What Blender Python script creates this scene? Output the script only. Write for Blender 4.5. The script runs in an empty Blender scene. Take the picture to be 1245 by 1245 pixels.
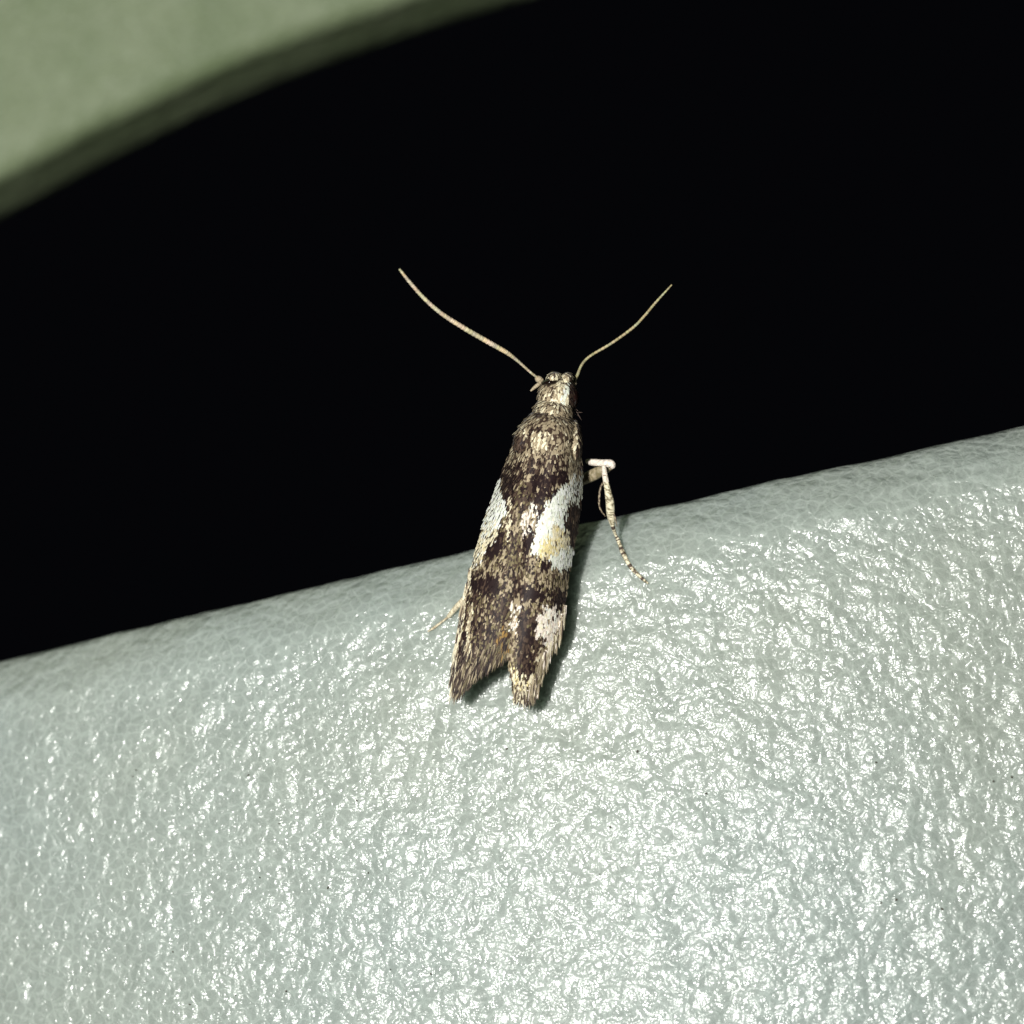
import bpy, math, random
import numpy as np
from mathutils import Vector, Matrix, noise

random.seed(7)
rng = np.random.default_rng(7)
S = bpy.context.scene
COL = S.collection

# ------------------------------------------------------------------ camera, world, light
# 1 unit = 1 mm.  "Layout frame": x right, y up, z towards the camera, origin at the moth.
PITCH = math.radians(35)
RX = Vector((1, 0, 0))
RY = Vector((0, math.sin(PITCH), math.cos(PITCH)))
RZ = Vector((0, -math.cos(PITCH), math.sin(PITCH)))
ORG = Vector((0, 0, 0))
M3 = Matrix((RX, RY, RZ)).transposed()
NM = np.array(M3)
DIST = 80.0
PXMM = 50.0


def W(p):
    """layout frame -> world"""
    return M3 @ Vector(p) + ORG


def at(px, py, z=0.0):
    """photo position at depth z -> layout frame"""
    k = (DIST - z) / DIST / PXMM
    return ((px - 622.5) * k, (622.5 - py) * k, z)


cam = bpy.data.cameras.new('camera')
cam.sensor_width = 36
cam.lens = 36 * DIST / (1245 / PXMM)
cam.clip_start = 1
cam.clip_end = 5000
cam.dof.use_dof = True
cam.dof.focus_distance = DIST + 0.3
cam.dof.aperture_fstop = cam.lens * 0.001 / 1.5
cam.dof.aperture_blades = 0
co = bpy.data.objects.new('camera', cam)
COL.objects.link(co)
co.matrix_world = Matrix.Translation(W((0, 0, DIST))) @ M3.to_4x4()
S.camera = co

wd = bpy.data.worlds.new('World')
S.world = wd
wd.use_nodes = True
bg = wd.node_tree.nodes['Background']
bg.inputs[0].default_value = (0.0014, 0.0015, 0.0021, 1)
bg.inputs[1].default_value = 1.0

ld = bpy.data.lights.new('phone_flash', 'POINT')
ld.energy = 480000
ld.color = (1.0, 1.0, 0.94)
ld.shadow_soft_size = 1.1
lo = bpy.data.objects.new('phone_flash', ld)
COL.objects.link(lo)
lo.location = W((-21, 8, 79))

S.view_settings.view_transform = 'Standard'
S.view_settings.look = 'None'
S.view_settings.exposure = 0
S.view_settings.gamma = 1
S.cycles.sample_clamp_indirect = 4
S.cycles.max_bounces = 6


# ------------------------------------------------------------------ helpers
def tag(o, label=None, cat=None, group=None, kind=None):
    if label: o['label'] = label
    if cat: o['category'] = cat
    if group: o['group'] = group
    if kind: o['kind'] = kind
    return o


def link(name, me, parent=None, mat=None):
    o = bpy.data.objects.new(name, me)
    COL.objects.link(o)
    if mat: me.materials.append(mat)
    if parent: o.parent = parent
    return o


def build(name, V, F, mat, parent=None, colors=None, smooth=True, origin=None):
    """V in the layout frame; parent's world matrix is a pure translation at its location."""
    V = np.asarray(V, dtype=float) @ NM.T
    off = np.array(parent_origin(parent)) if parent else (np.array(origin) if origin is not None else np.zeros(3))
    V = V - off
    me = bpy.data.meshes.new(name)
    me.from_pydata(V.tolist(), [], [tuple(int(i) for i in f) for f in F])
    if colors is not None:
        a = me.color_attributes.new('Col', 'FLOAT_COLOR', 'POINT')
        c = np.ones((len(V), 4)); c[:, :3] = colors
        a.data.foreach_set('color', c.ravel())
    me.update()
    if smooth:
        me.polygons.foreach_set('use_smooth', [True] * len(me.polygons))
    o = link(name, me, parent, mat)
    if origin is not None and not parent: o.location = Vector(off)
    return o


def parent_origin(p):
    l = Vector((0, 0, 0))
    while p:
        l += p.location
        p = p.parent
    return l


def grid_faces(nu, nv, wrap=False):
    f = []
    for i in range(nu - 1):
        for j in range(nv if wrap else nv - 1):
            k = (j + 1) % nv
            f.append((i * nv + j, i * nv + k, (i + 1) * nv + k, (i + 1) * nv + j))
    return f


def catmull(pts, n):
    P = np.array(pts, float)
    P = np.vstack([2 * P[0] - P[1], P, 2 * P[-1] - P[-2]])
    out = []
    m = len(P) - 3
    for k in range(n):
        t = k / (n - 1) * m
        i = min(int(t), m - 1); t -= i
        p0, p1, p2, p3 = P[i:i + 4]
        out.append(0.5 * (2 * p1 + (p2 - p0) * t + (2 * p0 - 5 * p1 + 4 * p2 - p3) * t * t + (3 * p1 - p0 - 3 * p2 + p3) * t ** 3))
    return np.array(out)


def tube(pts, radii, n=80, sides=10, colfn=None, rfn=None):
    """pts (x,y,z) layout, radii per point; returns V, F, colours"""
    Q = catmull([list(p) + [r] for p, r in zip(pts, radii)], n)
    C, R = Q[:, :3], Q[:, 3]
    T = np.gradient(C, axis=0); T /= np.linalg.norm(T, axis=1)[:, None]
    up = np.array([0.0, 0.0, 1.0])
    V = []; K = []
    for i in range(n):
        a = np.cross(T[i], up)
        if np.linalg.norm(a) < 1e-3: a = np.cross(T[i], [0, 1, 0])
        a /= np.linalg.norm(a); b = np.cross(a, T[i])
        r = R[i] * (rfn(i, n) if rfn else 1)
        for j in range(sides):
            th = 2 * math.pi * j / sides
            V.append(C[i] + r * (math.cos(th) * a + math.sin(th) * b))
            K.append(colfn(i, n, th) if colfn else (1, 1, 1))
    F = grid_faces(n, sides, True)
    F.append(tuple(range(sides))[::-1]); F.append(tuple((n - 1) * sides + j for j in range(sides)))
    return np.array(V), F, np.array(K)


def fbm(x, y, z=0.0, o=3):
    s = 0; a = 1; t = 0
    for _ in range(o):
        s += a * noise.noise(Vector((x, y, z))); t += a
        x *= 2.03; y *= 2.03; z = z * 2.03 + 5.1; a *= 0.5
    return s / t


# ------------------------------------------------------------------ materials
def new_mat(name):
    m = bpy.data.materials.new(name)
    m.use_nodes = True
    return m, m.node_tree, m.node_tree.nodes['Principled BSDF']


def N(nt, typ, **kw):
    n = nt.nodes.new(typ)
    for k, v in kw.items():
        if k in n.inputs: n.inputs[k].default_value = v
        else: setattr(n, k, v)
    return n


def plastic(name, base_a, base_b, grain=1.0):
    m, nt, b = new_mat(name)
    L = nt.links.new
    tc = nt.nodes.new('ShaderNodeTexCoord')
    warp = N(nt, 'ShaderNodeTexNoise', Scale=2.2, Detail=2.0)
    L(tc.outputs['Object'], warp.inputs['Vector'])
    wm = N(nt, 'ShaderNodeVectorMath', operation='MULTIPLY_ADD')
    wm.inputs[1].default_value = (0.22, 0.22, 0.22)
    L(warp.outputs['Color'], wm.inputs[0]); L(tc.outputs['Object'], wm.inputs[2])
    # cell network: fine raised lines round shallow dimples
    vo = N(nt, 'ShaderNodeTexVoronoi', feature='DISTANCE_TO_EDGE', Scale=3.3)
    L(wm.outputs[0], vo.inputs['Vector'])
    vr = N(nt, 'ShaderNodeMapRange'); vr.interpolation_type = 'SMOOTHSTEP'
    vr.inputs['From Min'].default_value = 0.0; vr.inputs['From Max'].default_value = 0.16
    vr.inputs['To Min'].default_value = 1.0; vr.inputs['To Max'].default_value = 0.0
    L(vo.outputs['Distance'], vr.inputs['Value'])
    n1 = N(nt, 'ShaderNodeTexNoise', Scale=2.9, Detail=2.5, Roughness=0.5, Distortion=0.5)
    L(tc.outputs['Object'], n1.inputs['Vector'])
    n2 = N(nt, 'ShaderNodeTexNoise', Scale=9.0, Detail=2.0, Roughness=0.6, Distortion=0.8)
    L(tc.outputs['Object'], n2.inputs['Vector'])
    v2 = N(nt, 'ShaderNodeTexVoronoi', feature='SMOOTH_F1', Scale=4.2)
    v2.inputs['Smoothness'].default_value = 0.4
    L(wm.outputs[0], v2.inputs['Vector'])

    def mul(a, k):
        x = N(nt, 'ShaderNodeMath', operation='MULTIPLY'); x.inputs[1].default_value = k
        L(a, x.inputs[0]); return x.outputs[0]

    def add(a, c):
        x = N(nt, 'ShaderNodeMath', operation='ADD'); L(a, x.inputs[0]); L(c, x.inputs[1]); return x.outputs[0]
    n0 = N(nt, 'ShaderNodeTexNoise', Scale=1.25, Detail=1.0)
    L(tc.outputs['Object'], n0.inputs['Vector'])
    h0 = mul(n0.outputs['Fac'], 0.135)
    h = add(add(mul(vr.outputs[0], 0.0065), mul(n1.outputs['Fac'], 0.092)), add(mul(n2.outputs['Fac'], 0.016), mul(v2.outputs['Distance'], -0.045)))
    h = add(h, h0)
    bp = N(nt, 'ShaderNodeBump'); bp.inputs['Strength'].default_value = 1.0
    bp.inputs['Distance'].default_value = grain
    L(h, bp.inputs['Height'])
    L(bp.outputs[0], b.inputs['Normal'])
    # colour: slow pigment drift + network painted slightly paler, as ridges catching the light
    big = N(nt, 'ShaderNodeTexNoise', Scale=0.11, Detail=3.0)
    L(tc.outputs['Object'], big.inputs['Vector'])
    cr = N(nt, 'ShaderNodeMapRange'); cr.inputs['From Min'].default_value = 0.35; cr.inputs['From Max'].default_value = 0.65
    L(big.outputs['Fac'], cr.inputs['Value'])
    mx = N(nt, 'ShaderNodeMix', data_type='RGBA')
    mx.inputs[6].default_value = (*base_a, 1); mx.inputs[7].default_value = (*base_b, 1)
    L(cr.outputs[0], mx.inputs[0])
    mx2 = N(nt, 'ShaderNodeMix', data_type='RGBA', blend_type='MULTIPLY')
    ln = N(nt, 'ShaderNodeMapRange'); ln.inputs['To Min'].default_value = 0.97; ln.inputs['To Max'].default_value = 1.15
    L(vr.outputs[0], ln.inputs['Value'])
    mx2.inputs[0].default_value = 1
    cc = N(nt, 'ShaderNodeCombineColor')
    for i in range(3): L(ln.outputs[0], cc.inputs[i])
    L(mx.outputs[2], mx2.inputs[6]); L(cc.outputs[0], mx2.inputs[7])
    L(mx2.outputs[2], b.inputs['Base Color'])
    rn = N(nt, 'ShaderNodeTexNoise', Scale=3.1, Detail=2.0)
    L(tc.outputs['Object'], rn.inputs['Vector'])
    rm = N(nt, 'ShaderNodeMapRange'); rm.inputs['From Min'].default_value = 0.35; rm.inputs['From Max'].default_value = 0.65
    rm.inputs['To Min'].default_value = 0.17; rm.inputs['To Max'].default_value = 0.31
    L(rn.outputs['Fac'], rm.inputs['Value'])
    if grain > 0.9: L(rm.outputs[0], b.inputs['Roughness'])
    if grain > 0.9:
        b.inputs['Coat Weight'].default_value = 0.19
        b.inputs['Coat Roughness'].default_value = 0.42
        b.inputs['Subsurface Weight'].default_value = 0.85
        b.inputs['Subsurface Radius'].default_value = (0.95, 1.0, 0.95)
        b.inputs['Subsurface Scale'].default_value = 1.5
    b.inputs['Specular IOR Level'].default_value = 0.62
    return m


MAT_PL = plastic('grained_plastic', (0.295, 0.338, 0.322), (0.31, 0.343, 0.31))
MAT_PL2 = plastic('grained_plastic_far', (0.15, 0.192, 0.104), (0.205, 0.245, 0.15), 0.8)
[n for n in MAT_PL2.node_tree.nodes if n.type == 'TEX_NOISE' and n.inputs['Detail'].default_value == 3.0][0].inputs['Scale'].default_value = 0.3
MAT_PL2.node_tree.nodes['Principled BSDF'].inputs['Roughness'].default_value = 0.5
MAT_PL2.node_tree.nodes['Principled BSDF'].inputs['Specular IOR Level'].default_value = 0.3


def vcol_mat(name, rough=0.6, spec=0.3, coat=0.0, bump=0.0, bscale=30.0, trans=0.0):
    m, nt, b = new_mat(name)
    a = N(nt, 'ShaderNodeVertexColor', layer_name='Col')
    nt.links.new(a.outputs[0], b.inputs['Base Color'])
    b.inputs['Roughness'].default_value = rough
    b.inputs['Specular IOR Level'].default_value = spec
    b.inputs['Sheen Weight'].default_value = coat
    if bump:
        tc = nt.nodes.new('ShaderNodeTexCoord')
        n = N(nt, 'ShaderNodeTexNoise', Scale=bscale, Detail=3.0)
        nt.links.new(tc.outputs['Object'], n.inputs['Vector'])
        bp = N(nt, 'ShaderNodeBump'); bp.inputs['Distance'].default_value = bump
        nt.links.new(n.outputs['Fac'], bp.inputs['Height'])
        nt.links.new(bp.outputs[0], b.inputs['Normal'])
    return m


MAT_SCALE = vcol_mat('wing_scale_sheen', 0.6, 0.2, 0.0)
MAT_BODY = vcol_mat('scaly_skin', 0.6, 0.3, 0.1, 0.03, 18.0)
MAT_LEG = vcol_mat('leg_scale', 0.5, 0.4, 0.0, 0.03, 16.0)
MAT_EYE = vcol_mat('eye', 0.15, 0.6)

# ------------------------------------------------------------------ foreground plastic rim
ex = np.array([0, 141, 289, 400, 845, 1038, 1166, 1245.0])
ey = np.array([806, 772, 735, 710, 607, 564, 535, 519.0])
ZE = -3.0
kz = (DIST - ZE) / DIST / PXMM
EX = (ex - 622.5) * kz; EY = (622.5 - ey) * kz
PF = np.polyfit(EX, EY, 2)
PHI = math.atan(PF[1])
DN = np.array([math.sin(PHI), -math.cos(PHI)])       # "down" across the rim, in the picture plane
YAW = math.tan(math.radians(9.4))
BOW = 0.0085

akeys = [(-24, 180), (-1.9, 178), (0.0, 90), (0.5, 60), (1.7, 42), (2.3, 17), (4.0, 13), (8, 11.5), (14, 10), (24, 9), (60, 9)]


def theta(a):
    return math.radians(float(np.interp(a, [k[0] for k in akeys], [k[1] for k in akeys])))


dstep = 0.02
A_ = np.arange(-24, 34, dstep)
TH = np.array([theta(a) for a in A_])
dn = np.cumsum(np.cos(TH)) * dstep
dz = np.cumsum(np.sin(TH)) * dstep
i0 = int(np.argmin(np.abs(A_)))
dn -= dn[i0]; dz -= dz[i0]


def panel_point(x, a):
    """x along the rim, a arc length over the section (0 = crest)"""
    y = float(np.polyval(PF, max(-16, min(16, x))))
    if x > 16: y += (x - 16) * (2 * PF[0] * 16 + PF[1])
    if x < -16: y += (x + 16) * (2 * PF[0] * -16 + PF[1])
    d = float(np.interp(a, A_, dn)); z = float(np.interp(a, A_, dz))
    px_, py_ = x + d * DN[0], y + d * DN[1]
    return px_, py_, ZE + z + YAW * px_ - BOW * px_ * px_


us = np.concatenate([np.linspace(-45, -15, 40)[:-1], np.arange(-15, 15, 0.13), np.linspace(15, 45, 40)])
as_ = np.concatenate([np.linspace(-23.9, -2.2, 24), np.arange(-2, 3.6, 0.09), np.arange(3.6, 15, 0.13), np.linspace(15, 33, 24)])
VV = []
for u in us:
    for a in as_:
        p = panel_point(u, a)
        th = theta(a)
        nr = (-DN[0] * math.sin(th), -DN[1] * math.sin(th), math.cos(th))
        h = 0.0
        if a > -3:
            h = 0.06 * fbm(u * 0.55, a * 0.55, 1.7, 2) + 0.065 * fbm(u * 1.25, a * 1.25, 4.0, 2) * min(1, max(0.35, a / 2)) + 0.05 * max(0, fbm(u * 2.2, a * 2.2, 9.0, 2) - 0.33)
        VV.append((p[0] + nr[0] * h, p[1] + nr[1] * h, p[2] + nr[2] * h))
nu, nv = len(us), len(as_)
FF = grid_faces(nu, nv)
# close bottom and ends so the rim is a solid moulding
FF += [(i * nv + nv - 1, (i + 1) * nv + nv - 1, (i + 1) * nv, i * nv) for i in range(nu - 1)]
FF.append(tuple(range(nv)))
FF.append(tuple((nu - 1) * nv + j for j in range(nv))[::-1])
FF = [tuple(reversed(f)) for f in FF]
rim = build('plastic_ledge', VV, FF, MAT_PL, origin=tuple(W((0, -2, -4))))
tag(rim, 'pale grey-green grained plastic rim glittering under the moth, edge slanting across the photo', 'plastic chair')

# a height look-up of the front face (layout frame) so feet can stand on it
_pu = np.arange(-8, 8, 0.2); _pa = np.arange(0, 9, 0.08)
_pp = np.array([[panel_point(u, a) for a in _pa] for u in _pu]).reshape(-1, 3)


def panel_z(x, y):
    d = (_pp[:, 0] - x) ** 2 + (_pp[:, 1] - y) ** 2
    return float(_pp[int(np.argmin(d)), 2])


def on_panel(px, py, lift=0.05):
    z = 0
    for _ in range(6):
        x, y, _z = at(px, py, z)
        z = panel_z(x, y) + lift
    return at(px, py, z)


# ------------------------------------------------------------------ far plastic edge (out of focus)
ZF = -27.0
# crest line of the face / rim boundary
fx = [(-1500, 1500), (-1100, 1030), (-700, 680), (-420, 470), (-250, 358), (-120, 286), (0, 224), (104, 168), (209, 118), (313, 77), (418, 43), (522, 12), (640, -18), (780, -48), (950, -76)]
fc = np.array([at(a, b, ZF)[:2] for a, b in fx])
fc = catmull(fc.tolist(), 150)
T = np.gradient(fc, axis=0); T /= np.linalg.norm(T, axis=1)[:, None]
NR = np.stack([T[:, 1], -T[:, 0]], 1)                # towards lower right (the opening)
prof = []                                           # (offset outward, z)
R1 = 0.75
for d in np.linspace(45, 1.6, 26): prof.append((-d, 0.02 * d))
for k in range(0, 11):
    t = k / 10 * math.pi * 0.5
    prof.append((-R1 + R1 * math.sin(t), -R1 + R1 * math.cos(t)))
prof += [(0.15, -1.6), (0.32, -2.4), (0.45, -3.2), (0.48, -3.8)]
for k in range(1, 7):
    t = k / 6 * math.pi * 0.5
    prof.append((-0.02 + 0.5 * math.cos(t), -3.8 - 0.5 * math.sin(t)))
prof += [(-d, -4.3) for d in (2, 8, 20, 45)]
V2 = []
for i in range(len(fc)):
    for (d, z) in prof:
        w_ = 0.12 * fbm(fc[i][0] * .3 + d * .2, fc[i][1] * .3, d * .2, 2)
        V2.append((fc[i][0] + NR[i][0] * (d - 0.07 + -0.012 * max(0, i - 82)), fc[i][1] + NR[i][1] * (d - 0.07 + -0.012 * max(0, i - 82)), ZF + z + w_))
F2 = grid_faces(len(fc), len(prof))
n2_ = len(prof)
F2 += [(i * n2_ + n2_ - 1, (i + 1) * n2_ + n2_ - 1, (i + 1) * n2_, i * n2_) for i in range(len(fc) - 1)]
F2.append(tuple(range(n2_))[::-1])
F2.append(tuple((len(fc) - 1) * n2_ + j for j in range(n2_)))
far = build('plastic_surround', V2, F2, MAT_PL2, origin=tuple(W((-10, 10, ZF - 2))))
tag(far, 'blurred grey-green plastic panel with a dark curved edge behind the moth, upper left', 'plastic panel')

# ------------------------------------------------------------------ the moth
moth = bpy.data.objects.new('moth', None)
COL.objects.link(moth)
moth.location = W(on_panel(600, 850, 0.0))
moth.empty_display_size = 1
tag(moth, 'small mottled brown, black and white moth with long antennae perched on the plastic edge', 'moth')

# outline tables (photo px): y -> left edge, seam, right edge
OY = np.array([500, 515, 529, 549, 575, 607, 640, 668, 690, 715, 737, 766, 791, 813, 830, 846, 858], float)
OL = np.array([652, 641, 627, 619, 608, 596, 585, 577, 572, 567, 563, 558, 554, 551.5, 551, 555, 560], float)
OM = np.array([676, 672, 668, 664, 657, 650, 644, 640, 637, 634, 630, 625, 619, 621, 624, 626, 630], float)
OR = np.array([701, 703, 705, 708, 709.5, 708, 704, 699, 695, 691, 687, 682, 670, 660, 655, 648, 634], float)


def xl(y): return np.interp(y, OY, OL)
def xm(y): return np.interp(y, OY, OM)
def xr(y): return np.interp(y, OY, OR)


def inner_left(y):
    """inner edge of the left forewing, leaving the notch between the tips"""
    return np.interp(y, [500, 560, 740, 790, 797, 808, 818, 832, 844, 848], [676, 661, 632, 622, 611, 597, 581, 567, 559, 557])


def base_z(y):
    return np.interp(y, [440, 500, 575, 650, 720, 790, 860], [-0.85, -0.9, -0.75, -0.35, 0.02, 0.32, 0.5])


def hgt(y):
    return np.interp(y, [440, 500, 540, 600, 700, 790, 830, 860], [0.7, 0.95, 1.15, 1.2, 0.9, 0.45, 0.28, 0.18])


def wing_z(x, y, side):
    """roof-shaped closed wings: gently domed back, margins turned down"""
    c = xm(y)
    hw = (c - xl(y)) if side < 0 else (xr(y) - c)
    hw = np.maximum(hw, 18)
    t = np.clip(np.abs(x - c) / hw, 0, 1.15)
    z = base_z(y) + hgt(y) * (1 - t ** 2.6) ** 1.0 if np.isscalar(t) and t <= 1 else base_z(y) + hgt(y) * np.sign(1 - t ** 2.6) * np.abs(1 - t ** 2.6)
    z = z + (0.05 if side > 0 else 0.0) - 0.10 * (1 - np.clip(t * 3, 0, 1)) ** 2
    if side < 0:
        z = z - 0.25 * np.clip((y - 730) / 110, 0, 1)
    return z


def lay(px, py, z):
    return at(px, py, z)


def hexc(r, g, b):
    f = lambda c: ((c / 255 + 0.055) / 1.055) ** 2.4 if c > 10 else c / 255 / 12.92
    return np.array([f(r), f(g), f(b)])


C_TAN = hexc(162, 147, 122)
C_CREAM = hexc(222, 212, 184)
C_WHITE = hexc(236, 240, 226)
C_OLIVE = hexc(116, 105, 78)
C_BROWN = hexc(74, 59, 50)
C_DARK = hexc(37, 25, 26)
C_YEL = hexc(220, 204, 150)
C_PINK = hexc(240, 226, 214)
C_OR = hexc(152, 120, 70)


def inpoly(x, y, P):
    c = False
    n = len(P)
    j = n - 1
    for i in range(n):
        xi, yi = P[i]; xj, yj = P[j]
        if (yi > y) != (yj > y) and x < (xj - xi) * (y - yi) / (yj - yi) + xi: c = not c
        j = i
    return c


# pattern: (polygon, [(colour, weight)...]) - later entries lie over earlier ones
def P(*a): return a


PATTERN = [
    # whole wing: speckled tan / olive / brown
    (P((500, 480), (760, 480), (760, 900), (500, 900)), [(C_TAN, .37), (C_OLIVE, .16), (C_BROWN, .22), (C_DARK, .25)]),
    # basal part paler
    (P((600, 495), (715, 495), (712, 560), (690, 566), (650, 556), (612, 575), (600, 580)), [(C_TAN, .6), (C_CREAM, .08), (C_BROWN, .22), (C_DARK, .10)]),
    # brown zone before the dark band
    (P((625, 562), (650, 552), (690, 556), (696, 575), (690, 590), (615, 590), (610, 575)), [(C_TAN, .3), (C_BROWN, .3), (C_DARK, .4)]),
    (P((692, 552), (704, 552), (704, 586), (690, 586)), [(C_TAN, .55), (C_CREAM, .35), (C_BROWN, .1)]),
    # dark band, two tongues
    (P((609, 573), (628, 572), (641, 586), (636, 600), (622, 606), (620, 618), (616, 624), (612, 600)), [(C_DARK, .72), (C_BROWN, .2), (C_TAN, .08)]),
    (P((648, 576), (662, 572), (690, 574), (693, 584), (683, 594), (674, 602), (664, 612), (655, 627), (649, 622), (646, 600)), [(C_DARK, .76), (C_BROWN, .16), (C_TAN, .08)]),
    (P((628, 588), (648, 588), (649, 612), (640, 622), (628, 612)), [(C_BROWN, .45), (C_OLIVE, .25), (C_DARK, .3)]),
    # left white streak
    (P((607, 575), (612, 599), (616, 612), (614.5, 628), (610, 641), (603, 654), (592, 668), (581, 679), (572, 682), (580, 650), (590, 618), (598, 595)), [(C_WHITE, .95), (C_CREAM, .05)]),
    (P((584, 640), (609, 640), (606, 655), (596, 670), (584, 688), (571, 696), (575, 665)), [(C_CREAM, .62), (C_WHITE, .22), (C_YEL, .06), (C_BROWN, .10)]),
    (P((597, 598), (592, 612), (586, 632), (582, 648), (578, 640), (588, 610), (594, 594)), [(C_DARK, .7), (C_WHITE, .3)]),
    # pale centre wisps
    (P((646, 612), (650, 612), (655, 628), (652, 640), (646, 652), (637, 650), (636, 632)), [(C_PINK, .62), (C_TAN, .28), (C_DARK, .1)]),
    (P((620, 612), (624, 608), (622, 640), (619, 655), (615, 640)), [(C_CREAM, .55), (C_BROWN, .45)]),
    # right white streak
    (P((682, 594), (700, 580), (712, 576), (710, 612), (692, 612), (686, 632), (686, 643), (692, 655), (702, 662), (698, 688), (682, 694), (671, 688), (668, 677), (654, 678), (645, 668), (650, 648), (655, 634), (663, 616), (675, 602)), [(C_WHITE, .97), (C_CREAM, .03)]),
    (P((674, 636), (688, 644), (692, 656), (688, 668), (676, 676), (668, 672), (672, 650)), [(C_CREAM, .7), (C_YEL, .2), (C_BROWN, .1)]),
    (P((656, 658), (664, 655), (675, 657), (677, 666), (674, 676), (660, 679), (655, 674)), [(C_YEL, .7), (C_CREAM, .3)]),
    (P((699, 586), (700, 600), (699, 612), (697.5, 612), (698, 600), (697.5, 586)), [(C_BROWN, .8), (C_DARK, .2)]),
    # dark oval on the right margin
    (P((698, 610), (706, 608), (712, 620), (708, 650), (701, 670), (693, 662), (690, 650), (685, 642), (685, 631), (691, 617)), [(C_DARK, .62), (C_BROWN, .38)]),
    (P((704, 640), (710, 640), (704, 668), (698, 668), (699, 652)), [(C_BROWN, .5), (C_OLIVE, .4), (C_DARK, .1)]),
    # black dashes beside the seam
    (P((613, 641), (615, 661), (606, 674), (597, 683), (593, 670), (602, 655)), [(C_DARK, .9), (C_BROWN, .1)]),
    (P((645, 637), (649, 640), (648, 656), (641, 677), (634, 670), (639, 652)), [(C_DARK, .8), (C_BROWN, .2)]),
    (P((655, 680), (664, 676), (671, 684), (670, 694), (657, 693)), [(C_DARK, .6), (C_BROWN, .3), (C_TAN, .1)]),
    (P((619, 655), (634, 655), (634, 690), (616, 690)), [(C_BROWN, .4), (C_OLIVE, .3), (C_DARK, .3)]),
    # outer black band
    (P((570, 700), (590, 702), (606, 698), (608, 720), (592, 722), (572, 716)), [(C_DARK, .86), (C_BROWN, .14)]),
    (P((622, 698), (634, 700), (636, 726), (624, 724)), [(C_DARK, .6), (C_BROWN, .4)]),
    (P((637, 708), (650, 712), (662, 714), (661, 728), (648, 734), (636, 724)), [(C_DARK, .92), (C_BROWN, .08)]),
    (P((668, 716), (682, 712), (690, 724), (684, 738), (670, 734)), [(C_DARK, .75), (C_BROWN, .25)]),
    # left wing tip: olive brown with dark streaks
    (P((570, 722), (608, 722), (614, 790), (600, 810), (570, 830), (556, 845), (548, 800)), [(C_OLIVE, .18), (C_BROWN, .32), (C_TAN, .08), (C_DARK, .42)]),
    (P((608, 722), (622, 724), (620, 750), (612, 770), (604, 760)), [(C_BROWN, .5), (C_DARK, .3), (C_OLIVE, .2)]),
    (P((560, 768), (569, 765), (570, 800), (564, 826), (557, 822)), [(C_DARK, .78), (C_BROWN, .17), (C_TAN, .05)]),
    (P((570, 735), (576, 735), (573, 790), (568, 820), (565, 815), (569, 780)), [(C_CREAM, .4), (C_TAN, .4), (C_BROWN, .2)]),
    (P((554, 812), (560, 812), (560, 846), (552, 846)), [(C_DARK, .55), (C_BROWN, .45)]),
    # centre of right wing, beyond the band
    (P((622, 728), (637, 730), (636, 752), (630, 764), (620, 762)), [(C_TAN, .5), (C_PINK, .3), (C_BROWN, .2)]),
    (P((634, 742), (654, 745), (656, 775), (664, 782), (658, 812), (640, 828), (630, 822), (626, 790)), [(C_DARK, .5), (C_BROWN, .42), (C_OLIVE, .08)]),
    (P((654, 748), (668, 738), (683, 740), (686, 755), (681, 768), (676, 798), (664, 782), (652, 768)), [(C_PINK, .8), (C_CREAM, .12), (C_BROWN, .08)]),
    (P((604, 772), (614, 764), (620, 772), (619, 796), (606, 800)), [(C_OR, .28), (C_OLIVE, .3), (C_BROWN, .42)]),
    (P((620, 770), (630, 766), (630, 800), (622, 812), (618, 795)), [(C_TAN, .4), (C_BROWN, .4), (C_OLIVE, .2)]),
    (P((654, 786), (668, 782), (664, 806), (656, 826), (650, 822)), [(C_TAN, .5), (C_CREAM, .2), (C_BROWN, .3)]),
    (P((622, 812), (630, 812), (632, 826), (658, 816), (654, 846), (640, 848), (628, 842)), [(C_CREAM, .5), (C_YEL, .2), (C_BROWN, .3)]),
    (P((626, 842), (640, 842), (638, 862), (628, 862)), [(C_BROWN, .6), (C_DARK, .3), (C_CREAM, .1)]),
    # pale costal margin on the left
    (P((585, 640), (588, 640), (577, 685), (571, 715), (567, 740), (561, 775), (555, 775), (562, 735), (567, 710), (572, 685)), [(C_CREAM, .6), (C_TAN, .3), (C_BROWN, .1)]),
]


def pattern(px, py):
    wx = px + 5.0 * fbm(px * 0.10, py * 0.05, 3.3, 3) + random.gauss(0, 1.0)
    wy = py + 12.0 * fbm(px * 0.20, py * 0.05, 8.8, 3) + random.gauss(0, 3.0)
    mix = PATTERN[0][1]
    for poly, m in PATTERN:
        if inpoly(wx, wy, poly): mix = m
    # streaky clustering: neighbouring scales tend to share a tone
    g = 0.62 * fbm(px * 0.24, py * 0.11, 20.0, 2) / 0.27 + 0.78 * random.gauss(0, 1)
    r = min(0.9999, 0.5 * (1 + math.erf(g / 1.4142)))
    acc = 0
    c = mix[-1][0]
    for col, w in mix:
        acc += w
        if r < acc: c = col; break
    v = random.uniform(0.74, 1.2)
    if random.random() < .012: c = C_TAN * 1.2
    return np.clip(c * v, 0.004, 0.86)


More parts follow.
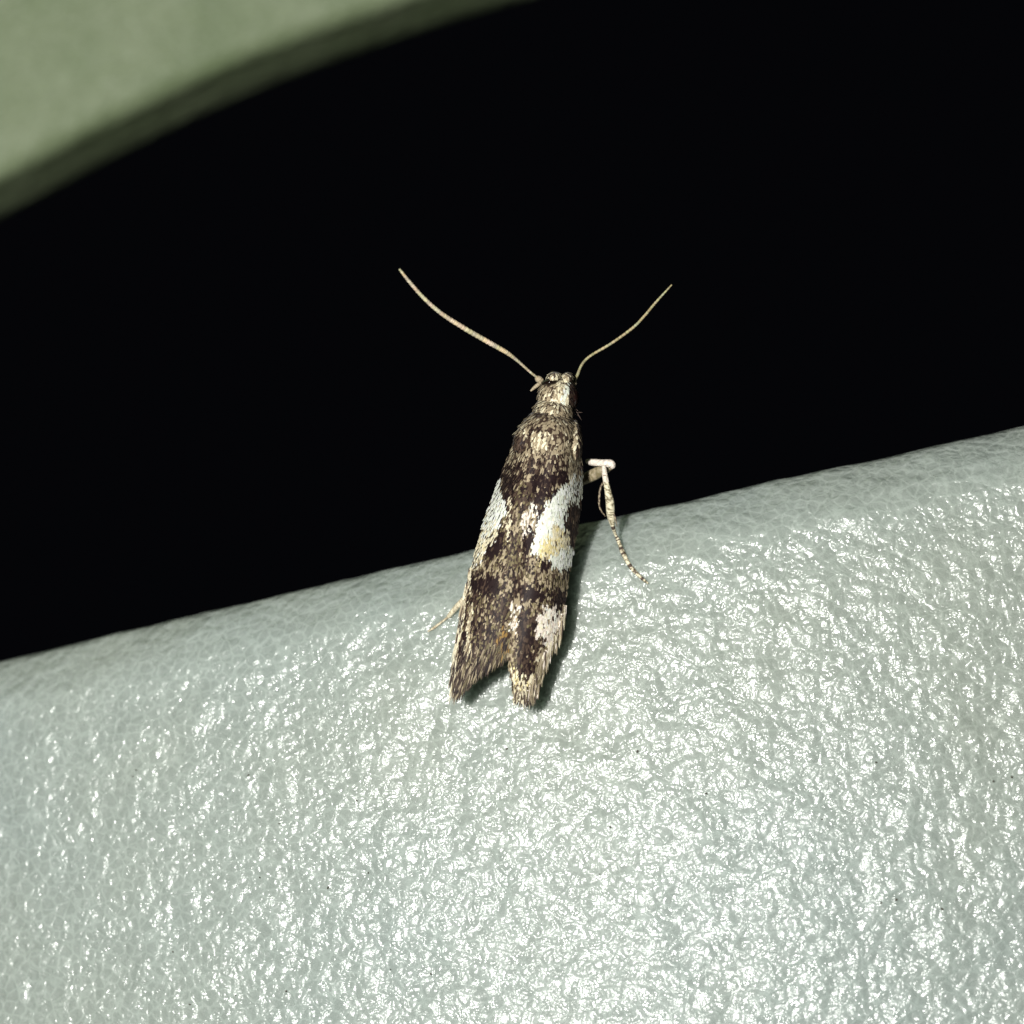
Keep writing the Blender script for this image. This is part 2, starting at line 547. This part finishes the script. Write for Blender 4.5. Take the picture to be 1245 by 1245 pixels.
class Scales:
    def __init__(self): self.V = []; self.F = []; self.C = []

    def add(self, p, n, d, L, w, c, lift=0.12):
        """strap-shaped scale: root p, normal n, direction d"""
        n = n / np.linalg.norm(n)
        d = d - n * d.dot(n); d /= np.linalg.norm(d)
        s = np.cross(d, n)
        b = len(self.V)
        up = n * (L * lift)
        for (a, e, h) in ((0, -.28, 0), (0, .28, 0), (.55, .5, .55), (.55, -.5, .55), (.9, .38, .9), (.9, -.38, .9), (1.0, 0, 0.95)):
            self.V.append(p + d * (a * L) + s * (e * w) + up * h)
            self.C.append(c * (0.85 + 0.2 * a))
        self.F += [(b, b + 1, b + 2, b + 3), (b + 3, b + 2, b + 4, b + 5), (b + 5, b + 4, b + 6)]

    def hair(self, p, d, L, w, c, bend=None):
        b = len(self.V)
        s = np.cross(d, [0, 0, 1.0]); s /= max(np.linalg.norm(s), 1e-6)
        bend = np.zeros(3) if bend is None else bend
        for a, k in ((0, 1), (.5, .8), (1, .1)):
            q = p + d * (L * a) + bend * (a * a)
            self.V.append(q - s * w * k / 2); self.V.append(q + s * w * k / 2)
            self.C.append(c); self.C.append(c)
        self.F += [(b, b + 1, b + 3, b + 2), (b + 2, b + 3, b + 5, b + 4)]

    def build(self, name, mat, parent):
        o = build(name, self.V, self.F, mat, parent, np.array(self.C), smooth=False)
        o['kind'] = 'stuff'
        return o


def surf(fn, x, y):
    """position and normal of a height surface given over photo px"""
    z = float(fn(x, y))
    p = np.array(lay(x, y, z))
    px_ = np.array(lay(x + 1, y, float(fn(x + 1, y)))); py_ = np.array(lay(x, y + 1, float(fn(x, y + 1))))
    n = np.cross(py_ - p, px_ - p)
    n /= np.linalg.norm(n)
    if n[2] < 0: n = -n
    return p, n


def shell(name, fn, left, right, y0, y1, ny, nx, mat, colour, thick=0.04):
    """thin solid wing membrane from the height surface"""
    V = []; K = []
    for s in (-0.05, -0.05 - thick):
        for i in range(ny):
            y = y0 + (y1 - y0) * i / (ny - 1)
            a, b = float(left(y)), float(right(y))
            for j in range(nx):
                x = a + (b - a) * j / (nx - 1)
                V.append(lay(x, y, float(fn(x, y)) + s)); K.append(colour)
    n = ny * nx
    F = [tuple(reversed(f)) for f in grid_faces(ny, nx)] + [tuple(k + n for k in f) for f in grid_faces(ny, nx)]
    for i in range(ny - 1):
        F.append((i * nx, (i + 1) * nx, (i + 1) * nx + n, i * nx + n))
        a = i * nx + nx - 1; b = a + nx
        F.append((b, a, a + n, b + n))
    for j in range(nx - 1):
        F.append((j + 1, j, j + n, j + 1 + n))
        a = (ny - 1) * nx + j
        F.append((a, a + 1, a + 1 + n, a + n))
    return build(name, V, F, mat, moth, np.array(K))


def wl(x, y): return float(wing_z(np.float64(x), np.float64(y), -1)) - 0.06
def wr(x, y): return float(wing_z(np.float64(x), np.float64(y), 1))


def mk_left():
    lf = lambda y: float(xl(y)) + 1.8
    rt = lambda y: max(float(inner_left(y)) + (4 if y < 785 else 0), lf(y) + 1.0)
    o = shell('forewing', wl, lf, rt, 520, 845, 60, 14, MAT_BODY, C_BROWN)
    o['label'] = 'left forewing, pale streak near its base and an olive brown tip'
    sc = Scales()
    for y in np.arange(516, 842, 2.1):
        a, b = lf(y), rt(y)
        x = a + random.random() * 2
        while x < b:
            xx = x + random.uniform(-.9, .9); yy = y + random.uniform(-1.4, 1.4)
            xx = min(max(xx, lf(yy)), rt(yy))
            p, n = surf(wl, xx, yy)
            d = np.array([-0.22 + random.uniform(-.13, .13), -1, 0.0])
            c = pattern(xx, yy + 3)
            sc.add(p + n * 0.012, n, d, random.uniform(.09, .155), random.uniform(.034, .056), c, random.uniform(.03, .17))
            x += 1.6
    sc.build('wing_scales', MAT_SCALE, o)
    return o


def mk_right():
    lf = lambda y: float(xm(y)) - 1.5
    rt = lambda y: max(float(xr(y)) - 1.6, lf(y) + 1.0)
    o = shell('forewing', wr, lf, rt, 520, 854, 60, 14, MAT_BODY, C_BROWN)
    o['label'] = 'right forewing, large white streak with a yellow spot and ragged pale tip'
    sc = Scales()
    for y in np.arange(516, 850, 2.1):
        a, b = lf(y), rt(y)
        x = a + random.random() * 2
        while x < b:
            xx = x + random.uniform(-.9, .9); yy = y + random.uniform(-1.4, 1.4)
            xx = min(max(xx, lf(yy)), rt(yy))
            p, n = surf(wr, xx, yy)
            d = np.array([-0.18 + random.uniform(-.13, .13), -1, 0.0])
            c = pattern(xx, yy + 3)
            sc.add(p + n * 0.012, n, d, random.uniform(.09, .155), random.uniform(.034, .056), c, random.uniform(.03, .17))
            x += 1.6
    sc.build('wing_scales', MAT_SCALE, o)
    return o


WL = mk_left()
WR = mk_right()

# fringe of long hair scales round the wing ends
fr = Scales()
for k in range(260):                                  # right wing, ragged outer margin
    t = random.random()
    y = 735 + t * 112
    x = float(xr(y)) - random.uniform(0, 9) * (0.4 + t)
    p, n = surf(wr, x, y)
    c = random.choice([C_CREAM, C_TAN, C_TAN, C_BROWN, C_PINK, C_OLIVE]) * random.uniform(.6, 1.0)
    fr.hair(p + n * 0.03, np.array([random.uniform(-.28, .02), -1, random.uniform(-.1, .1)]), random.uniform(.2, .42), random.uniform(.03, .055), c)
for k in range(120):                                  # right tip
    x = random.uniform(625, 650); y = random.uniform(832, 850)
    p, n = surf(wr, x, y)
    c = random.choice([C_CREAM, C_BROWN, C_DARK, C_TAN, C_OLIVE]) * random.uniform(.7, 1.1)
    fr.hair(p + n * 0.02, np.array([random.uniform(-.35, .2), -1, random.uniform(-.15, .05)]), random.uniform(.12, .3), random.uniform(.02, .045), c)
fr.build('fringe', MAT_SCALE, WR)
fr = Scales()
for k in range(520):                                  # left wing inner / outer end: dark olive hairs reaching into the notch
    y = random.uniform(778, 840)
    b = float(inner_left(y)) ; a = float(xl(y))
    x = b - random.random() ** 1.6 * (b - a) * 0.9
    p, n = surf(wl, x, y)
    c = random.choice([C_OLIVE, C_BROWN, C_BROWN, C_DARK, C_DARK, C_TAN]) * random.uniform(.6, 1.0)
    fr.hair(p + n * 0.02, np.array([random.uniform(-.42, -.12), -1, random.uniform(-.15, .08)]), random.uniform(.14, .34), random.uniform(.02, .045), c)
for k in range(170):                                  # along the left margin
    y = random.uniform(690, 835)
    x = float(xl(y)) + random.uniform(-0.5, 4)
    p, n = surf(wl, x, y)
    c = random.choice([C_CREAM, C_TAN, C_CREAM, C_BROWN, C_DARK]) * random.uniform(.7, 1.1)
    fr.hair(p + n * 0.02, np.array([random.uniform(-.30, -.10), -1, random.uniform(-.1, .06)]), random.uniform(.25, .5), random.uniform(.02, .045), c)
for k in range(90):
    x = random.uniform(606, 621); y = random.uniform(775, 796)
    p, n = surf(wl, x, min(y, 796))
    c = random.choice([C_OR, C_OLIVE, C_OLIVE, C_BROWN, C_DARK]) * random.uniform(.7, 1.0)
    fr.hair(p + n * 0.03, np.array([random.uniform(-.5, -.1), -1, 0.0]), random.uniform(.1, .26), random.uniform(.02, .045), c)
fr.build('fringe', MAT_SCALE, WL)


def ellipsoid(cx, cy, rx, ry, rz, z, rot=0.0, nu=24, nv=28):
    """photo px centre and radii; z and rz in mm"""
    V = []
    for i in range(nu):
        a = math.pi * i / (nu - 1)
        for j in range(nv):
            b = 2 * math.pi * j / nv
            u = rx * math.sin(a) * math.cos(b); v = ry * math.cos(a)
            w = rz * math.sin(a) * math.sin(b)
            x = u * math.cos(rot) - v * math.sin(rot); y = u * math.sin(rot) + v * math.cos(rot)
            V.append(lay(cx + x, cy + y, z + w))
    return V, grid_faces(nu, nv, True)


def scaly_ellipsoid(name, cx, cy, rx, ry, rz, z, colfn, rot=0.0, parent=None, L=.14, w=.06, step=2.4, d0=(-.15, -1), sname='body_scales', mat=None, lift=(.1, .4)):
    V, F = ellipsoid(cx, cy, rx, ry, rz, z, rot)
    o = build(name, V, F, mat or MAT_BODY, parent or moth, np.tile(C_BROWN * 0.8, (len(V), 1)))
    if not colfn: return o
    cr, sr = math.cos(-rot), math.sin(-rot)

    def fn(x, y):
        u = ((x - cx) * cr - (y - cy) * sr) / rx; v = ((x - cx) * sr + (y - cy) * cr) / ry
        q = 1 - u * u - v * v
        return z + rz * math.sqrt(q) if q > 0 else z + q * rz * 0.5
    sc = Scales()
    R = max(rx, ry)
    y = cy - R
    while y < cy + R:
        x = cx - R + random.random() * 2
        while x < cx + R:
            xx = x + random.uniform(-1, 1); yy = y + random.uniform(-1, 1)
            u = ((xx - cx) * cr - (yy - cy) * sr) / rx; v = ((xx - cx) * sr + (yy - cy) * cr) / ry
            if u * u + v * v < 0.97:
                p, n = surf(fn, xx, yy)
                d = np.array([d0[0] + random.uniform(-.35, .35), d0[1], 0.0])
                sc.add(p + n * 0.01, n, d, random.uniform(.7, 1.2) * L, random.uniform(.8, 1.2) * w, colfn(xx, yy), random.uniform(*lift))
            x += step
        y += step
    sc.build(sname, MAT_SCALE, o)
    return o


def pick(*cw):
    r = random.random() * sum(w for _, w in cw)
    for c, w in cw:
        r -= w
        if r <= 0: return np.clip(c * random.uniform(.78, 1.18), 0.004, .85)
    return cw[-1][0]


def thorax_col(x, y):
    d1 = math.hypot(x - 656, (y - 532) * 0.9)
    if d1 < 11: return pick((C_CREAM, .45), (C_TAN, .5), (C_BROWN, .05))
    if 11 <= d1 < 14 and x < 660: return pick((C_BROWN, .7), (C_DARK, .3))
    if y < 505: return pick((C_BROWN, .6), (C_DARK, .2), (C_TAN, .2))
    if x > 698: return pick((C_BROWN, .5), (C_DARK, .4), (C_TAN, .1))
    if y > 546: return pick((C_TAN, .55), (C_BROWN, .35), (C_DARK, .1))
    if abs(y - 527 - (x - 680) * .3) < 3 and x > 668: return pick((C_BROWN, .6), (C_TAN, .4))
    return pick((C_TAN, .62), (C_CREAM, .1), (C_BROWN, .28))


def tegula_col(x, y):
    if y > 527 + (x - 630) * 0.5 and x < 640: return pick((C_BROWN, .7), (C_DARK, .3))
    return pick((C_TAN, .65), (C_CREAM, .15), (C_BROWN, .2))


def head_col(x, y):
    if x > 691: return pick((C_DARK, .6), (C_BROWN, .4))  # brown eye region, with the head's shaded right side painted into the colour
    if abs(x - (686 - (y - 480) * .22)) < 3.2 and y < 500: return pick((C_WHITE, .9), (C_CREAM, .1))
    if x > 676: return pick((C_CREAM, .7), (C_TAN, .3))
    if x > 669 and y > 482: return pick((C_CREAM, .6), (C_WHITE, .2), (C_TAN, .2))
    return pick((C_TAN, .7), (C_CREAM, .2), (C_BROWN, .1))


# thorax with its shoulder flaps
th = scaly_ellipsoid('thorax', 668, 530, 36, 35, 1.08, -0.60, thorax_col, math.radians(12))
tg = scaly_ellipsoid('shoulder_flap', 639, 531, 13, 23, 0.6, -0.45, tegula_col, math.radians(28))
tg2 = scaly_ellipsoid('shoulder_flap', 700, 535, 8, 24, 0.5, -0.45, lambda x, y: pick((C_BROWN, .6), (C_TAN, .3), (C_DARK, .1)) if x > 701 else pick((C_TAN, .8), (C_CREAM, .2)), math.radians(-2))
collar = scaly_ellipsoid('collar', 673.5, 501, 25, 20, 0.85, -0.74, lambda x, y: pick((C_DARK, .5), (C_BROWN, .5)) if y > 509 - abs(x - 676) * .25 or x > 695 else pick((C_TAN, .7), (C_CREAM, .3)), math.radians(8))
# head
head = scaly_ellipsoid('head', 678.5, 482, 24.5, 26, 0.75, -0.8, head_col, math.radians(8), L=.13, w=.055, lift=(.05, .3), step=2.0)
ev, ef = ellipsoid(697.5, 484, 7, 12.5, 0.42, -0.7)
build('eye', ev, ef, MAT_EYE, moth, np.tile(hexc(34, 20, 18), (len(ev), 1)))
ev, ef = ellipsoid(669, 465, 11.5, 4.8, 0.33, -0.42, math.radians(-6))
build('eye', ev, ef, MAT_EYE, moth, np.tile(hexc(20, 12, 10), (len(ev), 1)))
scaly_ellipsoid('palp', 674, 457, 8.5, 4.8, 0.28, -0.38, lambda x, y: pick((C_CREAM, .75), (C_TAN, .2), (C_BROWN, .05)), math.radians(-8), L=.1, w=.05, step=1.8)
scaly_ellipsoid('palp', 690, 458.5, 6.5, 6, 0.26, -0.45, lambda x, y: pick((C_CREAM, .7), (C_TAN, .2), (C_BROWN, .1)), 0, L=.1, w=.05, step=1.8)
# abdomen under the wings
scaly_ellipsoid('abdomen', 636, 660, 36, 125, 0.62, -0.8, None, math.radians(11))


# antennae: many short rings, pale with darker joints
def antenna(name, pts, z0, z1, radii, rings, tint, scape):
    n = len(pts)
    P3 = [lay(x, y, z0 + (z1 - z0) * (i / (n - 1))) for i, (x, y) in enumerate(pts)]
    M = rings * 6

    def cf(i, m, t):
        k = (i / m * rings)
        ph = k - int(k)
        v = 0.95 if ph < .68 else 0.5
        rr = random.Random(int(k) * 7 + len(pts)); v *= rr.uniform(.75, 1.15)
        return np.clip(tint * v * (1 + 0.12 * np.array([rr.uniform(-1, 1), 0, rr.uniform(-1, 1)])), 0, .9)

    def rf(i, m):
        k = (i / m * rings); ph = k - int(k)
        return 1.0 + 0.14 * math.sin(ph * math.pi)
    V, F, K = tube(P3, radii, M, 9, cf, rf)
    o = build(name, V, F, MAT_LEG, moth, K)
    V, F = ellipsoid(*scape)
    build('antenna_base', V, F, MAT_BODY, o, np.tile(C_TAN, (len(V), 1)))
    return o


pl = [(656, 461), (645.4, 453), (628.5, 438), (615, 428), (591.4, 414.6), (564.5, 399), (537.5, 381.7), (517, 364), (498.7, 343.7), (485.5, 327)]
antenna('antenna', pl, -0.8, 1.2, [.032, .028, .036, .052, .058, .056, .049, .044, .04, .026], 56, hexc(205, 190, 160), (655.5, 461.5, 5.5, 4.2, .09, -0.78, math.radians(35)))
pr = [(697, 464), (701.5, 457), (707.7, 443), (718, 432.6), (744, 417), (770, 398), (784, 383.5), (797, 368), (817, 346)]
antenna('antenna', pr, -0.9, 0.4, [.04, .035, .031, .031, .032, .032, .03, .028, .016], 52, hexc(165, 155, 118), (697, 465, 4.5, 6, .09, -0.85, 0))
V, F, K = tube([lay(660, 461, -.7), lay(655, 467, -.62), lay(650, 471, -.6), lay(645, 475.5, -.62)], [.035, .05, .042, .02], 24, 8, lambda i, n, t: C_TAN * (.8 + .4 * (i % 3 == 0)))
build('palp', V, F, MAT_LEG, moth, K)


def mott(a, b, dark=.3, ring=0):
    def f(i, n, t):
        r = random.random()
        c = a if r > dark else b
        if ring and (i * ring // n) != ((i + 2) * ring // n): c = b
        return c * random.uniform(.8, 1.15)
    return f


# right hind leg
z_ = -1.55
leg = build('leg', *(lambda V, F, K: (V, F))(*tube([lay(700, 588, -1.5), lay(712, 582, -1.45), lay(722, 577, -1.35), lay(736, 570, -1.2), lay(744, 567, -1.1)], [.10, .13, .15, .12, .07], 30, 12)), MAT_LEG, moth, None)
V, F, K = tube([lay(700, 588, -1.5), lay(712, 582, -1.45), lay(722, 577, -1.35), lay(736, 570, -1.2), lay(744, 567, -1.1)], [.10, .13, .15, .12, .07], 30, 12, mott(C_TAN * .9, C_OLIVE, .4))
a_ = leg.data.color_attributes.new('Col', 'FLOAT_COLOR', 'POINT')
cc_ = np.ones((len(V), 4)); cc_[:, :3] = K; a_.data.foreach_set('color', cc_.ravel())
V, F, K = tube([lay(714, 561, -1.35), lay(720, 562, -1.2), lay(733, 563, -1.0), lay(743, 564, -.92), lay(745.5, 569, -.95)], [.06, .085, .09, .10, .055], 30, 12, mott(C_PINK, C_PINK * .75, .4))
build('knee', V, F, MAT_LEG, leg, K)
ft = on_panel(788, 710, .05)
tp = [lay(734, 566, -.85), lay(735.5, 578, -.8), lay(738, 592, -.8), lay(741.5, 610, -.85), lay(742.5, 626, -.95), lay(745, 640, -1.0)]
V, F, K = tube(tp, [.05, .07, .075, .105, .10, .05], 60, 12, lambda i, n, t: (C_PINK * .85 if i < 20 and random.random() > .3 else (C_CREAM if random.random() > .35 else C_OLIVE)) * random.uniform(.8, 1.1))
build('tibia', V, F, MAT_LEG, leg, K)
tz = tp[-1][2]
tpts = [(745, 640), (748, 649), (752, 658), (757, 671), (766, 688), (777, 700), (788, 709.5)]
tarP = []
for i, (x, y) in enumerate(tpts):
    q = on_panel(x, y, .055)
    k = i / (len(tpts) - 1)
    tarP.append(lay(x, y, tz * (1 - k) ** 1.5 + q[2] * (1 - (1 - k) ** 1.5)))
V, F, K = tube(tarP, [.05, .036, .042, .052, .048, .042, .022], 80, 10, lambda i, n, t: (C_BROWN if ((i * 7) // 11) % 11 in (0, 1, 4) or random.random() < .12 else (C_CREAM if random.random() > .3 else C_OLIVE)) * random.uniform(.85, 1.1), lambda i, n: 1.0 + .15 * math.sin((i % 16) / 16 * math.pi))
build('tarsus', V, F, MAT_LEG, leg, K)
V, F, K = tube([lay(735, 584, -.85), lay(730.5, 592, -.8), lay(728.5, 606, -.8), lay(729.5, 618, -.82), lay(736, 628, -.9)], [.018, .024, .026, .022, .012], 30, 8, mott(C_TAN, C_BROWN, .5))
build('spur', V, F, MAT_LEG, leg, K)
V, F, K = tube([lay(743, 620, -.9), lay(747.5, 628, -.85), lay(750, 640, -.88)], [.02, .024, .008], 16, 8, mott(C_TAN, C_BROWN, .5))
build('spur', V, F, MAT_LEG, leg, K)

# left hind leg, showing beside the wing
lp = [lay(600, 700, -1.3), lay(580, 712, -1.1), lay(566, 726, on_panel(566, 726, .5)[2])]
V, F, K = tube(lp, [.11, .1, .07], 24, 10, mott(C_TAN, C_BROWN))
lg2 = build('leg', V, F, MAT_LEG, moth, K)
V, F, K = tube([lp[-1], lay(556, 737, on_panel(556, 737, .32)[2]), lay(545, 750, on_panel(545, 750, .12)[2])], [.06, .07, .055], 30, 10, mott(C_CREAM, C_TAN, .3))
build('tibia', V, F, MAT_LEG, lg2, K)
V, F, K = tube([lay(545, 750, on_panel(545, 750, .12)[2]), on_panel(536, 757, .06), on_panel(528, 763, .04), on_panel(520, 768, .03)], [.03, .03, .034, .015], 36, 8, mott(C_TAN, C_CREAM, .4))
build('tarsus', V, F, MAT_LEG, lg2, K)

# stray pale hairs standing off the neck
hs = Scales()
for k in range(34):
    x, y, z = lay(random.uniform(694, 704), random.uniform(498, 518), -.7)
    hs.hair(np.array([x, y, z]), np.array([random.uniform(.1, .7), random.uniform(-1, .3), random.uniform(-.2, .5)]), random.uniform(.08, .2), .016, random.choice([C_TAN, C_BROWN, C_CREAM]))
hs.build('neck_hairs', MAT_SCALE, th)

# specks of dust caught in the grain of the plastic
dV = []; dF = []
for k in range(26):
    px, py = random.uniform(20, 1220), random.uniform(860, 1235)
    u, v, w = random.uniform(.02, .045), random.uniform(.015, .03), 0.015
    x, y, _ = lay(px, py, 0)
    z = 0
    best = None
    for a in np.arange(2, 20, .15):
        q = panel_point(x - (a - 2) * DN[0] * 0.95, a)
        s2 = (DIST) / (DIST - q[2])
        e = (q[1] * s2 - y) ** 2
        if best is None or e < best[0]: best = (e, q)
    q = best[1]
    ang = random.uniform(0, 3.1)
    b = len(dV)
    for i in range(5):
        for j in range(8):
            al = math.pi * i / 4; be = 2 * math.pi * j / 8
            U = u * math.sin(al) * math.cos(be) * random.uniform(.7, 1.2); Vv = v * math.sin(al) * math.sin(be)
            dV.append((q[0] + U * math.cos(ang) - Vv * math.sin(ang), q[1] + U * math.sin(ang) + Vv * math.cos(ang), q[2] + 0.03 + w * math.cos(al)))
    dF += [tuple(b + i for i in f) for f in grid_faces(5, 8, True)]
dust = build('dust_specks', dV, dF, MAT_BODY, rim, np.tile(hexc(70, 66, 58), (len(dV), 1)))
dust['kind'] = 'stuff'
